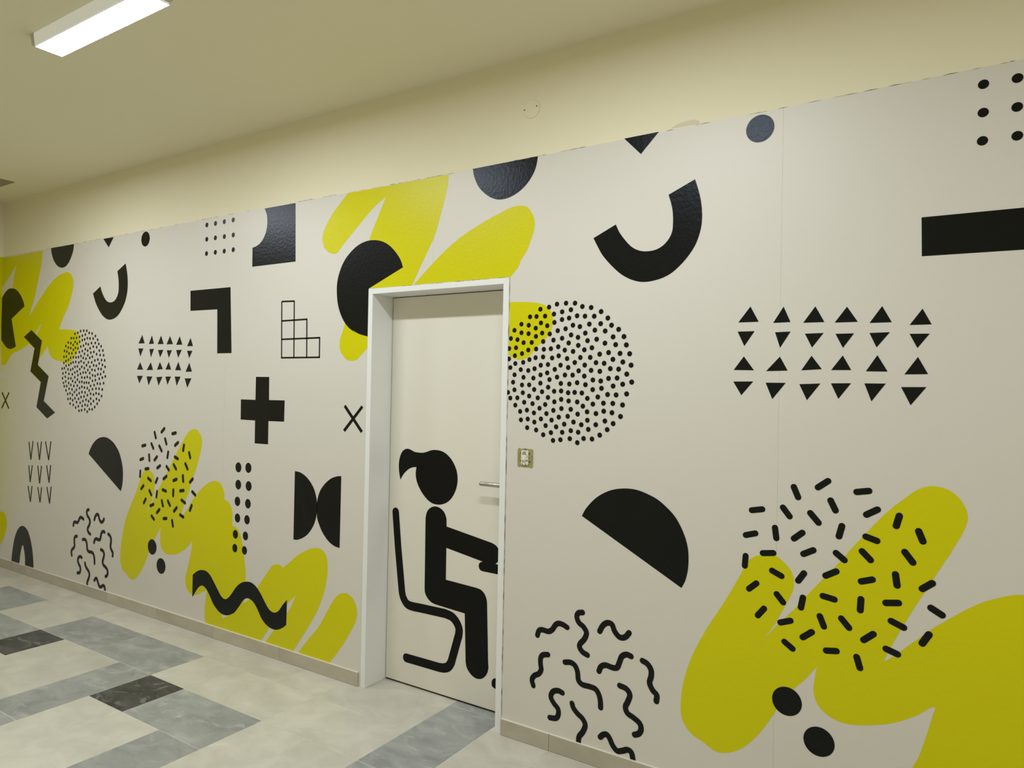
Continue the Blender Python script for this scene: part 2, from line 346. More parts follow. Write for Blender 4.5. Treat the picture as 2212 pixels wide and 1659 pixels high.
# ------------------------------------------------------------------ mural and sticker outlines: (along the wall, height) in metres
D = {
 'half_disc': [(-1.341,1.013,1),(-1.328,1.038),(-1.307,1.065),(-1.278,1.094),(-1.24,1.119),(-1.199,1.136),(-1.149,1.145),(-1.1,1.144),(-1.054,1.132),(-1.011,1.114),(-0.973,1.087),(-0.94,1.056),(-0.915,1.018),(-0.896,0.976),(-0.886,0.938),(-0.883,0.9),(-0.885,0.858),(-0.894,0.817),(-0.909,0.785,1)],
 'hook': [(-0.883,2.356,1),(-0.868,2.309),(-0.857,2.26),(-0.853,2.206),(-0.858,2.159),(-0.874,2.11),(-0.898,2.071),(-0.932,2.033),(-0.972,2.001),(-1.018,1.982),(-1.076,1.974),(-1.124,1.982),(-1.174,2.006),(-1.219,2.043),(-1.265,2.093),(-1.291,2.135),(-1.311,2.172,1),(-1.211,2.218,1),(-1.194,2.184),(-1.168,2.149),(-1.14,2.12),(-1.11,2.103),(-1.078,2.096),(-1.041,2.098),(-1.01,2.111),(-0.985,2.135),(-0.971,2.164),(-0.968,2.2),(-0.97,2.24),(-0.977,2.275),(-0.988,2.31,1)],
 'bowl': [(-1.939,2.558,1),(-1.934,2.529),(-1.919,2.493),(-1.897,2.46),(-1.859,2.426),(-1.822,2.405),(-1.786,2.395),(-1.745,2.396),(-1.705,2.407),(-1.665,2.428),(-1.632,2.457),(-1.607,2.492),(-1.594,2.526),(-1.589,2.56,1)],
 'top_triangle': [(-1.18,2.565,1),(-1.033,2.566,1),(-1.107,2.49,1)],
 'bowl_L': [(-5.955,2.56,1),(-5.943,2.518),(-5.914,2.47),(-5.873,2.431),(-5.832,2.408),(-5.784,2.396),(-5.736,2.398),(-5.687,2.419),(-5.645,2.46),(-5.616,2.508),(-5.605,2.558,1)],
 'top_triangle_L': [(-5.19,2.556,1),(-5.054,2.554,1),(-5.117,2.488,1)],
 'notched_square': [(-3.425,2.556,1),(-3.161,2.554,1),(-3.15,2.226,1),(-3.525,2.226,1),(-3.527,2.338,1),(-3.495,2.343),(-3.461,2.357),(-3.432,2.381),(-3.411,2.413),(-3.4,2.451),(-3.399,2.484),(-3.405,2.519)],
 'corner_bar': [(-4.129,2.121,1),(-3.725,2.119,1),(-3.701,1.722,1),(-3.84,1.722,1),(-3.849,1.991,1),(-4.124,1.994,1)],
 'plus': [(-3.469,1.581,1),(-3.352,1.581,1),(-3.349,1.449,1),(-3.215,1.45,1),(-3.216,1.331,1),(-3.35,1.329,1),(-3.349,1.196,1),(-3.467,1.195,1),(-3.468,1.328,1),(-3.6,1.328,1),(-3.602,1.447,1),(-3.469,1.447,1)],
 'x_a': [(-2.736,1.44,1),(-2.608,1.308,1),(-2.621,1.296,1),(-2.748,1.427,1)],
 'x_b': [(-2.62,1.439,1),(-2.608,1.428,1),(-2.736,1.296,1),(-2.75,1.307,1)],
 'pac': [(-2.357,2.132,1),(-2.374,2.17),(-2.404,2.208),(-2.449,2.248),(-2.501,2.275),(-2.558,2.287),(-2.615,2.286),(-2.669,2.271),(-2.719,2.242),(-2.766,2.2),(-2.797,2.15),(-2.816,2.094),(-2.819,2.042),(-2.812,1.983),(-2.794,1.931),(-2.765,1.883),(-2.727,1.845),(-2.671,1.812),(-2.697,1.829),(-2.648,1.808),(-2.583,1.793,1),(-2.587,2.04,1)],
 'pac_L': [(-6.369,2.131,1),(-6.592,2.038,1),(-6.502,1.809,1),(-6.593,1.79),(-6.677,1.808),(-6.768,1.869,1),(-6.781,2.214,1),(-6.725,2.259),(-6.658,2.287),(-6.591,2.288),(-6.515,2.271),(-6.439,2.222),(-6.393,2.173)],
 'zigzag': [(-6.241,1.936,1),(-6.064,1.847,1),(-6.12,1.658,1),(-5.943,1.571,1),(-6.01,1.379,1),(-5.828,1.295,1),(-5.95,1.245,1),(-6.127,1.328,1),(-6.065,1.524,1),(-6.242,1.608,1),(-6.182,1.791,1),(-6.366,1.884,1)],
 'arch': [(-6.484,0.066,1),(-6.477,0.125),(-6.459,0.202),(-6.434,0.272),(-6.394,0.331),(-6.352,0.363),(-6.312,0.375),(-6.267,0.372),(-6.216,0.347),(-6.178,0.299),(-6.148,0.244),(-6.123,0.168),(-6.106,0.065,1),(-6.25,0.07,1),(-6.25,0.117),(-6.263,0.168),(-6.279,0.206),(-6.298,0.225),(-6.317,0.194),(-6.333,0.145),(-6.341,0.104),(-6.346,0.069,1)],
 'bow_a': [(-3.117,1.061,1),(-3.083,1.059),(-3.048,1.049),(-3.013,1.03),(-2.983,1.004),(-2.96,0.975),(-2.945,0.943),(-2.937,0.911),(-2.933,0.878),(-2.939,0.831),(-2.952,0.793),(-2.975,0.757),(-3.008,0.723),(-3.047,0.7),(-3.086,0.686),(-3.117,0.684,1)],
 'bow_b': [(-2.756,1.063,1),(-2.787,1.059),(-2.823,1.048),(-2.855,1.03),(-2.887,1.003),(-2.912,0.973),(-2.928,0.938),(-2.936,0.904),(-2.937,0.871),(-2.932,0.825),(-2.916,0.791),(-2.891,0.754),(-2.855,0.72),(-2.822,0.7),(-2.789,0.689),(-2.757,0.686,1)],
 'wave': [(-4.036,0.344,1),(-3.998,0.37),(-3.952,0.387),(-3.9,0.388),(-3.858,0.369),(-3.815,0.329),(-3.778,0.291),(-3.741,0.258),(-3.705,0.251),(-3.675,0.267),(-3.645,0.297),(-3.604,0.342),(-3.562,0.371),(-3.516,0.386),(-3.47,0.388),(-3.428,0.373),(-3.386,0.341),(-3.344,0.296),(-3.311,0.265),(-3.279,0.253),(-3.251,0.256),(-3.224,0.273),(-3.195,0.307),(-3.159,0.343,1),(-3.16,0.204,1),(-3.19,0.182),(-3.236,0.162),(-3.283,0.159),(-3.332,0.173),(-3.373,0.201),(-3.415,0.251),(-3.449,0.28),(-3.483,0.292),(-3.508,0.291),(-3.537,0.275),(-3.574,0.233),(-3.615,0.19),(-3.649,0.171),(-3.688,0.158),(-3.728,0.156),(-3.773,0.169),(-3.82,0.2),(-3.858,0.243),(-3.891,0.277),(-3.925,0.293),(-3.948,0.291),(-3.976,0.274),(-4.003,0.244),(-4.035,0.205,1)],
 'y_top': [(-2.753,2.554,1),(-2.808,2.508),(-2.856,2.467),(-2.9,2.417),(-2.928,2.372),(-2.938,2.335),(-2.93,2.296),(-2.904,2.264),(-2.861,2.245),(-2.824,2.245),(-2.781,2.282),(-2.726,2.328),(-2.657,2.384),(-2.589,2.438),(-2.529,2.475),(-2.48,2.499,1),(-2.506,2.455),(-2.542,2.387),(-2.571,2.335),(-2.59,2.292,1),(-2.583,2.04,1),(-2.296,2.039,1),(-2.24,2.135),(-2.194,2.21),(-2.155,2.28),(-2.124,2.371),(-2.1,2.446),(-2.085,2.507),(-2.082,2.554,1)],
 'y_lobe': [(-2.286,2.041,1),(-2.225,2.091),(-2.158,2.144),(-2.08,2.2),(-1.998,2.249),(-1.905,2.29),(-1.814,2.324),(-1.744,2.346),(-1.698,2.354),(-1.669,2.353),(-1.641,2.344),(-1.618,2.32),(-1.603,2.29),(-1.598,2.261),(-1.604,2.228),(-1.62,2.186),(-1.636,2.149),(-1.664,2.113),(-1.68,2.08),(-1.697,2.062),(-1.721,2.039,1)],
 'y_tip': [(-2.745,1.89,1),(-2.768,1.829),(-2.785,1.789),(-2.79,1.754),(-2.783,1.723),(-2.761,1.694),(-2.729,1.674),(-2.699,1.669),(-2.663,1.675),(-2.627,1.703),(-2.581,1.739,1),(-2.584,1.832,1)],
 'y_door': [(-1.722,1.926,1),(-1.685,1.925),(-1.632,1.922),(-1.588,1.917),(-1.553,1.909),(-1.53,1.896),(-1.511,1.878),(-1.501,1.859),(-1.497,1.836),(-1.5,1.813),(-1.511,1.787),(-1.527,1.764),(-1.546,1.744),(-1.573,1.726),(-1.588,1.711),(-1.603,1.692),(-1.62,1.679),(-1.637,1.672),(-1.661,1.668),(-1.686,1.672),(-1.708,1.68),(-1.72,1.689,1)],
 'y_top_L': [(-6.804,2.555,1),(-6.092,2.552,1),(-6.101,2.479),(-6.13,2.383),(-6.167,2.286),(-6.21,2.183),(-6.261,2.099),(-6.293,2.044,1),(-6.219,2.097),(-6.139,2.159),(-6.035,2.235),(-5.931,2.297),(-5.829,2.338),(-5.74,2.354),(-5.677,2.353),(-5.632,2.327),(-5.606,2.294),(-5.598,2.262),(-5.608,2.219),(-5.636,2.152),(-5.676,2.085),(-5.724,2.034),(-5.766,1.981),(-5.798,1.928,1),(-5.681,1.923),(-5.581,1.915),(-5.532,1.902),(-5.506,1.879),(-5.49,1.848),(-5.489,1.816),(-5.501,1.779),(-5.53,1.742),(-5.571,1.706),(-5.606,1.678),(-5.643,1.666),(-5.681,1.672),(-5.745,1.682),(-5.822,1.692),(-5.888,1.708),(-5.929,1.734),(-5.957,1.773),(-5.972,1.803,1),(-6.01,1.774),(-6.049,1.742),(-6.095,1.71,1),(-6.122,1.694,1),(-6.182,1.79,1),(-6.289,1.828,1),(-6.345,1.806),(-6.43,1.78),(-6.546,1.758,1),(-6.59,1.735),(-6.633,1.697),(-6.669,1.67),(-6.707,1.659),(-6.753,1.665,1),(-6.768,1.869,1),(-6.781,2.214,1),(-6.591,2.288,1),(-6.573,2.367),(-6.54,2.447),(-6.523,2.487,1),(-6.584,2.437),(-6.656,2.387),(-6.73,2.336),(-6.787,2.309,1)],
 'gap_a': [(-6.073,1.984,1),(-6.101,1.946,1),(-6.153,1.895,1),(-6.174,1.909,1)],
 'y_lob_L': [(-6.708,0.447,1),(-6.653,0.448),(-6.614,0.428),(-6.589,0.393),(-6.584,0.353),(-6.599,0.296),(-6.626,0.245),(-6.662,0.199),(-6.695,0.17,1)],
 'y_main': [(-0.68,0.886),(-0.663,0.921),(-0.641,0.942),(-0.612,0.955),(-0.584,0.959),(-0.557,0.954),(-0.529,0.932),(-0.509,0.907),(-0.502,0.879),(-0.503,0.851),(-0.516,0.814),(-0.537,0.77),(-0.564,0.714),(-0.591,0.668),(-0.61,0.639,1),(-0.557,0.71),(-0.494,0.785),(-0.45,0.845),(-0.407,0.9),(-0.36,0.959),(-0.318,1.018),(-0.277,1.072),(-0.237,1.124),(-0.197,1.17),(-0.158,1.207),(-0.139,1.225),(-0.116,1.24),(-0.09,1.249),(-0.063,1.248),(-0.037,1.239),(-0.015,1.221),(0.003,1.193),(0.011,1.164),(0.008,1.138),(-0.003,1.106),(-0.031,1.046),(-0.06,0.99),(-0.09,0.929),(-0.123,0.866),(-0.157,0.797),(-0.188,0.729),(-0.218,0.657,1),(-0.191,0.679),(-0.156,0.715),(-0.118,0.754),(-0.08,0.793),(-0.036,0.832),(0.007,0.868),(0.05,0.899),(0.092,0.921),(0.126,0.935),(0.154,0.941),(0.192,0.938),(0.221,0.911),(0.238,0.872),(0.237,0.842,1),(0.275,0.831),(0.304,0.804),(0.316,0.76),(0.316,0.696,1),(0.349,0.69),(0.38,0.669),(0.404,0.628),(0.422,0.561),(0.434,0.498),(0.443,0.441),(0.444,0.39),(0.439,0.322),(0.429,0.256,1),(0.481,0.292),(0.554,0.373),(0.61,0.438),(0.662,0.495),(0.681,0.514),(0.713,0.526),(0.744,0.526),(0.774,0.516,1),(0.828,0.556),(0.888,0.6),(0.947,0.631),(0.998,0.653),(1.041,0.662),(1.077,0.659),(1.105,0.641),(1.121,0.614),(1.126,0.571),(1.121,0.511),(1.1,0.435),(1.066,0.355),(1.024,0.288),(0.952,0.19),(0.86,0.073,1),(0.623,0.071,1),(0.698,0.154),(0.816,0.28),(0.85,0.331),(0.879,0.38,1),(0.808,0.32),(0.732,0.244),(0.654,0.154),(0.587,0.07,1),(0.06,0.069,1),(0.054,0.128),(0.056,0.173),(0.064,0.219),(0.073,0.266,1),(-0.14,0.309),(-0.131,0.332),(-0.113,0.375),(-0.1,0.42),(-0.087,0.47),(-0.075,0.52),(-0.068,0.542,1),(-0.079,0.542),(-0.115,0.509),(-0.151,0.484),(-0.197,0.458),(-0.259,0.436),(-0.318,0.423),(-0.358,0.426),(-0.394,0.441),(-0.42,0.468),(-0.432,0.504),(-0.429,0.549),(-0.422,0.595,1),(-0.458,0.543),(-0.495,0.5),(-0.543,0.431),(-0.564,0.391),(-0.597,0.333),(-0.63,0.286),(-0.664,0.247),(-0.699,0.221),(-0.74,0.203),(-0.776,0.203),(-0.819,0.224,1),(-0.857,0.238),(-0.889,0.269),(-0.903,0.308),(-0.904,0.351),(-0.898,0.414),(-0.88,0.486),(-0.85,0.566),(-0.802,0.661),(-0.755,0.742),(-0.709,0.828)],
 'y_main_L': [(-4.623,0.927),(-4.603,0.945),(-4.564,0.957),(-4.525,0.951),(-4.494,0.932),(-4.478,0.895),(-4.478,0.845),(-4.489,0.8),(-4.511,0.748),(-4.539,0.707),(-4.564,0.662,1),(-4.529,0.708),(-4.483,0.768),(-4.437,0.832),(-4.392,0.891),(-4.338,0.961),(-4.285,1.029),(-4.233,1.097),(-4.181,1.159),(-4.138,1.209),(-4.103,1.237),(-4.06,1.251),(-4.025,1.246),(-3.993,1.221),(-3.975,1.191),(-3.972,1.166),(-3.985,1.113),(-4.008,1.049),(-4.04,0.979),(-4.073,0.913),(-4.105,0.842),(-4.139,0.781),(-4.168,0.72),(-4.188,0.667,1),(-4.145,0.712),(-4.102,0.753),(-4.06,0.805),(-4.018,0.845),(-3.959,0.892),(-3.901,0.926),(-3.86,0.941),(-3.831,0.946),(-3.785,0.938),(-3.756,0.911),(-3.738,0.872),(-3.739,0.842,1),(-3.7,0.831),(-3.671,0.804),(-3.658,0.76),(-3.657,0.696,1),(-3.624,0.69),(-3.592,0.669),(-3.567,0.628),(-3.556,0.59),(-3.547,0.561),(-3.534,0.498),(-3.524,0.441),(-3.522,0.39),(-3.526,0.322),(-3.535,0.256,1),(-3.483,0.292),(-3.411,0.373),(-3.357,0.438),(-3.307,0.495),(-3.288,0.514),(-3.256,0.526),(-3.225,0.526),(-3.195,0.516,1),(-3.141,0.556),(-3.083,0.6),(-3.024,0.631),(-2.974,0.653),(-2.931,0.662),(-2.895,0.659),(-2.866,0.641),(-2.85,0.614),(-2.844,0.571),(-2.848,0.511),(-2.867,0.435),(-2.9,0.355),(-2.94,0.288),(-3.01,0.19),(-3.099,0.073,1),(-3.336,0.071,1),(-3.263,0.154),(-3.148,0.28),(-3.115,0.331),(-3.087,0.38,1),(-3.157,0.32),(-3.231,0.244),(-3.307,0.154),(-3.372,0.07,1),(-3.899,0.069,1),(-3.906,0.128),(-3.906,0.173),(-3.899,0.219),(-3.891,0.271,1),(-3.933,0.256),(-3.979,0.231),(-4.026,0.221),(-4.07,0.23),(-4.1,0.253),(-4.113,0.286),(-4.112,0.321),(-4.095,0.37),(-4.073,0.436),(-4.056,0.507),(-4.046,0.552,1),(-4.084,0.519),(-4.136,0.483),(-4.207,0.449),(-4.279,0.435),(-4.333,0.434),(-4.377,0.46),(-4.397,0.495),(-4.399,0.55),(-4.395,0.595,1),(-4.46,0.514),(-4.506,0.448),(-4.533,0.4),(-4.57,0.334),(-4.617,0.271),(-4.666,0.227),(-4.711,0.206),(-4.757,0.213),(-4.789,0.233,1),(-4.827,0.247),(-4.854,0.274),(-4.87,0.318),(-4.869,0.364),(-4.863,0.414),(-4.85,0.485),(-4.827,0.568),(-4.789,0.646),(-4.741,0.725),(-4.693,0.797),(-4.651,0.88)],
 'gap_b': [(-3.733,0.166,1),(-3.732,0.13,1),(-3.671,0.161,1)],
 'y_band': [(-3.058,0.072,1),(-2.987,0.155),(-2.91,0.235),(-2.856,0.314),(-2.809,0.386),(-2.776,0.426),(-2.746,0.447),(-2.716,0.456),(-2.682,0.454),(-2.648,0.434),(-2.628,0.4),(-2.62,0.368),(-2.629,0.328),(-2.657,0.276),(-2.702,0.209),(-2.754,0.141),(-2.814,0.071,1)],
 'dash': [[(-0.511,1.219),(-0.488,1.164)],[(-0.436,1.208),(-0.387,1.246)],[(-0.316,1.208),(-0.258,1.219)],[(-0.661,1.109),(-0.603,1.121)],[(-0.549,1.141),(-0.513,1.095)],[(-0.458,1.131),(-0.417,1.084)],[(-0.391,1.183),(-0.366,1.131)],[(-0.284,1.131),(-0.233,1.163)],[(-0.681,1.015),(-0.626,1.032)],[(-0.57,1.068),(-0.562,1.01)],[(-0.512,1.02),(-0.468,1.058)],[(-0.347,1.1),(-0.361,1.043)],[(-0.286,1.066),(-0.232,1.05)],[(-0.175,1.154),(-0.189,1.099)],[(-0.126,1.11),(-0.106,1.059)],[(-0.669,0.953),(-0.673,0.895)],[(-0.62,0.959),(-0.562,0.968)],[(-0.481,0.972),(-0.43,1.0)],[(-0.375,1.002),(-0.332,0.968)],[(-0.294,1.02),(-0.253,0.979)],[(-0.167,1.036),(-0.131,0.988)],[(-0.586,0.907),(-0.534,0.884)],[(-0.463,0.919),(-0.493,0.872)],[(-0.408,0.907),(-0.356,0.938)],[(-0.298,0.907),(-0.244,0.926)],[(-0.188,0.961),(-0.18,0.904)],[(-0.118,0.909),(-0.074,0.945)],[(-0.664,0.817),(-0.622,0.856)],[(-0.566,0.83),(-0.53,0.788)],[(-0.469,0.835),(-0.479,0.778)],[(-0.417,0.843),(-0.359,0.834)],[(-0.287,0.862),(-0.29,0.803)],[(-0.224,0.85),(-0.166,0.86)],[(-0.094,0.864),(-0.045,0.836)],[(-0.595,0.771),(-0.63,0.725)],[(-0.555,0.719),(-0.501,0.74)],[(-0.419,0.78),(-0.398,0.727)],[(-0.354,0.783),(-0.316,0.74)],[(-0.207,0.799),(-0.151,0.777)],[(-0.478,0.679),(-0.432,0.717)],[(-0.539,0.664),(-0.494,0.633)],[(-0.286,0.709),(-0.241,0.749)],[(-0.084,0.782),(-0.113,0.731)],[(-0.404,0.654),(-0.35,0.663)],[(-0.221,0.704),(-0.167,0.687)],[(-0.301,0.665),(-0.285,0.61)]],
 'triangle': [[(-0.667,1.856),(-0.71,1.799),(-0.637,1.799)],[(-0.551,1.85),(-0.586,1.793),(-0.527,1.794)],[(-0.445,1.846),(-0.484,1.79),(-0.415,1.79)],[(-0.344,1.84),(-0.382,1.787),(-0.31,1.787)],[(-0.237,1.837),(-0.274,1.782),(-0.208,1.782)],[(-0.12,1.823),(-0.156,1.771),(-0.094,1.771)],[(-0.712,1.765),(-0.651,1.765),(-0.687,1.711)],[(-0.579,1.759),(-0.526,1.76),(-0.561,1.703)],[(-0.478,1.751),(-0.417,1.752),(-0.454,1.702)],[(-0.379,1.748),(-0.321,1.748),(-0.355,1.699)],[(-0.274,1.748),(-0.213,1.749),(-0.252,1.699)],[(-0.156,1.742),(-0.099,1.741),(-0.133,1.695)],[(-0.688,1.673),(-0.724,1.623),(-0.651,1.622)],[(-0.561,1.671),(-0.608,1.619),(-0.534,1.621)],[(-0.455,1.673),(-0.488,1.622),(-0.421,1.626)],[(-0.355,1.673),(-0.391,1.623),(-0.328,1.623)],[(-0.249,1.673),(-0.283,1.619),(-0.218,1.618)],[(-0.131,1.666),(-0.169,1.609),(-0.102,1.61)],[(-0.725,1.58),(-0.653,1.581),(-0.695,1.53)],[(-0.609,1.577),(-0.54,1.577),(-0.585,1.518)],[(-0.494,1.573),(-0.425,1.576),(-0.468,1.517)],[(-0.391,1.577),(-0.328,1.578),(-0.367,1.524)],[(-0.287,1.578),(-0.223,1.578),(-0.265,1.518)],[(-0.178,1.567),(-0.106,1.568),(-0.15,1.508)]],
 'squiggle': [[(-1.545,0.475),(-1.538,0.495),(-1.523,0.503),(-1.491,0.502),(-1.472,0.514),(-1.457,0.536),(-1.441,0.546),(-1.419,0.544),(-1.401,0.537)],[(-1.33,0.613),(-1.349,0.607),(-1.356,0.59),(-1.346,0.568),(-1.324,0.554),(-1.31,0.532),(-1.319,0.505),(-1.337,0.483),(-1.341,0.467),(-1.327,0.45),(-1.304,0.442)],[(-1.25,0.551),(-1.236,0.577),(-1.216,0.592),(-1.196,0.589),(-1.184,0.565),(-1.166,0.547),(-1.149,0.545),(-1.134,0.553),(-1.121,0.57)],[(-1.491,0.403),(-1.516,0.396),(-1.527,0.378),(-1.526,0.351),(-1.523,0.332),(-1.534,0.312),(-1.556,0.298),(-1.568,0.278),(-1.561,0.254)],[(-1.408,0.389),(-1.382,0.394),(-1.361,0.386),(-1.348,0.362),(-1.343,0.329),(-1.324,0.315),(-1.292,0.315),(-1.264,0.311),(-1.248,0.291),(-1.241,0.264),(-1.24,0.242)],[(-1.25,0.388),(-1.241,0.408),(-1.221,0.419),(-1.19,0.416),(-1.17,0.421),(-1.16,0.445),(-1.15,0.47),(-1.13,0.482),(-1.111,0.479)],[(-1.062,0.472),(-1.041,0.464),(-1.026,0.444),(-1.025,0.42),(-1.031,0.392),(-1.018,0.367),(-1.001,0.352),(-1.002,0.328)],[(-1.418,0.258),(-1.439,0.262),(-1.463,0.252),(-1.473,0.228),(-1.46,0.206),(-1.438,0.186),(-1.435,0.164),(-1.446,0.144),(-1.476,0.138)],[(-1.371,0.225),(-1.364,0.208),(-1.345,0.19),(-1.321,0.175),(-1.308,0.152),(-1.318,0.122),(-1.336,0.094),(-1.337,0.057)],[(-1.157,0.351),(-1.128,0.345),(-1.113,0.324),(-1.122,0.294),(-1.131,0.272),(-1.122,0.25),(-1.096,0.239),(-1.07,0.224),(-1.063,0.202),(-1.073,0.182),(-1.09,0.173)],[(-1.239,0.122),(-1.225,0.136),(-1.209,0.14),(-1.196,0.126),(-1.184,0.105),(-1.164,0.088),(-1.14,0.095),(-1.119,0.105),(-1.101,0.097),(-1.093,0.059)]],
 'vee': [[(-6.236,1.05),(-6.197,0.911),(-6.168,1.059)],[(-6.095,1.055),(-6.055,0.919),(-6.03,1.063)],[(-5.966,1.067),(-5.909,0.927),(-5.881,1.073)],[(-6.228,0.865),(-6.199,0.734),(-6.17,0.869)],[(-6.079,0.871),(-6.044,0.737),(-6.019,0.876)],[(-5.939,0.886),(-5.894,0.756),(-5.875,0.892)],[(-6.232,0.702),(-6.187,0.58),(-6.166,0.706)],[(-6.071,0.706),(-6.029,0.591),(-6.01,0.711)],[(-5.926,0.721),(-5.878,0.598),(-5.86,0.729)]],
 'grid_dot': [(-3.974,2.521),(-3.887,2.521),(-3.8,2.522),(-3.714,2.523),(-3.972,2.432),(-3.885,2.432),(-3.796,2.431),(-3.71,2.432),(-3.971,2.343),(-3.882,2.343),(-3.794,2.342),(-3.707,2.343)],
 'column_spot': [(-3.611,1.045),(-3.519,1.049),(-3.609,0.943),(-3.513,0.943),(-3.613,0.844),(-3.516,0.84),(-3.609,0.746),(-3.521,0.746),(-3.625,0.648),(-3.532,0.65),(-3.627,0.566),(-3.538,0.565)],
 'big_spot': [(-0.519,0.45),(-0.412,0.338),(-0.643,2.507)],
 'big_spot_L': [(-4.487,0.456),(-4.381,0.347),(-4.652,2.501)],
 'stair': [[(-3.258,2.008),(-3.15,2.005)],[(-3.255,1.898),(-3.043,1.9)],[(-3.254,1.794),(-2.939,1.796)],[(-3.253,1.69),(-2.937,1.69)],[(-3.258,2.008),(-3.249,1.687)],[(-3.153,2.005),(-3.146,1.688)],[(-3.047,1.901),(-3.042,1.689)],[(-2.943,1.797),(-2.942,1.687)]],
 'dot': [(-1.479,1.905),(-1.435,1.907),(-1.392,1.905),(-1.357,1.889),(-1.316,1.883),(-1.27,1.864),(-1.518,1.894),(-1.561,1.887),(-1.453,1.871),(-1.411,1.878),(-1.493,1.863),(-1.613,1.856),(-1.58,1.856),(-1.537,1.856),(-1.453,1.838),(-1.419,1.843),(-1.381,1.851),(-1.344,1.848),(-1.301,1.846),(-1.239,1.836),(-1.657,1.825),(-1.619,1.819),(-1.557,1.827),(-1.49,1.827),(-1.525,1.814),(-1.583,1.805),(-1.4,1.812),(-1.367,1.805),(-1.323,1.814),(-1.271,1.814),(-1.222,1.806),(-1.473,1.791),(-1.435,1.798),(-1.693,1.799),(-1.656,1.787),(-1.619,1.782),(-1.55,1.783),(-1.512,1.778),(-1.297,1.788),(-1.25,1.783),(-1.19,1.788),(-1.341,1.777),(-1.408,1.771),(-1.581,1.769),(-1.711,1.763),(-1.676,1.757),(-1.451,1.758),(-1.375,1.76),(-1.214,1.758),(-1.166,1.758),(-1.493,1.751),(-1.644,1.743),(-1.602,1.743),(-1.544,1.746),(-1.33,1.745),(-1.288,1.75),(-1.419,1.737),(-1.25,1.733),(-1.202,1.726),(-1.155,1.724),(-1.373,1.726),(-1.469,1.722),(-1.683,1.721),(-1.309,1.715),(-1.505,1.714),(-1.579,1.714),(-1.54,1.712),(-1.437,1.707),(-1.619,1.71),(-1.344,1.707),(-1.397,1.701),(-1.651,1.695),(-1.273,1.688),(-1.233,1.694),(-1.182,1.69),(-1.14,1.688),(-1.688,1.686),(-1.466,1.683),(-1.581,1.676),(-1.543,1.679),(-1.362,1.675),(-1.316,1.675),(-1.498,1.674),(-1.425,1.671),(-1.612,1.668),(-1.213,1.666),(-1.169,1.655),(-1.388,1.654),(-1.644,1.656),(-1.685,1.651),(-1.289,1.653),(-1.252,1.65),(-1.133,1.642),(-1.554,1.643),(-1.518,1.646),(-1.456,1.643),(-1.341,1.643),(-1.711,1.633),(-1.419,1.633),(-1.585,1.628),(-1.656,1.624),(-1.617,1.62),(-1.484,1.625),(-1.224,1.628),(-1.187,1.626),(-1.369,1.619),(-1.311,1.621),(-1.271,1.617),(-1.521,1.61),(-1.151,1.606),(-1.688,1.601),(-1.554,1.601),(-1.434,1.601),(-1.397,1.601),(-1.342,1.597),(-1.641,1.59),(-1.472,1.592),(-1.59,1.587),(-1.509,1.581),(-1.231,1.588),(-1.193,1.59),(-1.302,1.581),(-1.266,1.577),(-1.695,1.568),(-1.129,1.574),(-1.453,1.565),(-1.375,1.569),(-1.412,1.563),(-1.554,1.565),(-1.168,1.565),(-1.336,1.561),(-1.648,1.556),(-1.611,1.557),(-1.21,1.557),(-1.515,1.548),(-1.302,1.541),(-1.262,1.547),(-1.687,1.534),(-1.585,1.537),(-1.643,1.522),(-1.545,1.528),(-1.485,1.531),(-1.451,1.533),(-1.417,1.526),(-1.386,1.528),(-1.352,1.526),(-1.234,1.522),(-1.196,1.521),(-1.15,1.526),(-1.61,1.508),(-1.708,1.497),(-1.671,1.499),(-1.566,1.501),(-1.515,1.504),(-1.326,1.504),(-1.278,1.511),(-1.45,1.497),(-1.414,1.491),(-1.483,1.486),(-1.373,1.488),(-1.635,1.48),(-1.592,1.475),(-1.528,1.473),(-1.3,1.481),(-1.252,1.486),(-1.21,1.486),(-1.167,1.481),(-1.681,1.466),(-1.346,1.471),(-1.556,1.456),(-1.448,1.458),(-1.62,1.446),(-1.487,1.449),(-1.403,1.456),(-1.655,1.439),(-1.584,1.435),(-1.326,1.448),(-1.285,1.442),(-1.25,1.453),(-1.213,1.448),(-1.521,1.434),(-1.37,1.437),(-1.46,1.421),(-1.417,1.426),(-1.175,1.434),(-1.615,1.407),(-1.548,1.41),(-1.65,1.402),(-1.495,1.407),(-1.324,1.413),(-1.581,1.395),(-1.389,1.403),(-1.244,1.413),(-1.433,1.392),(-1.207,1.404),(-1.524,1.382),(-1.352,1.393),(-1.285,1.396),(-1.472,1.379),(-1.617,1.369),(-1.319,1.375),(-1.233,1.378),(-1.571,1.361),(-1.401,1.366),(-1.497,1.353),(-1.442,1.357),(-1.366,1.361),(-1.535,1.342),(-1.266,1.354),(-1.34,1.336),(-1.45,1.325),(-1.301,1.336),(-1.405,1.332),(-1.486,1.32),(-1.369,1.317),(-1.719,1.718),(-1.719,1.672),(-1.744,1.629),(-1.73,1.593),(-1.736,1.557),(-1.721,1.522)],
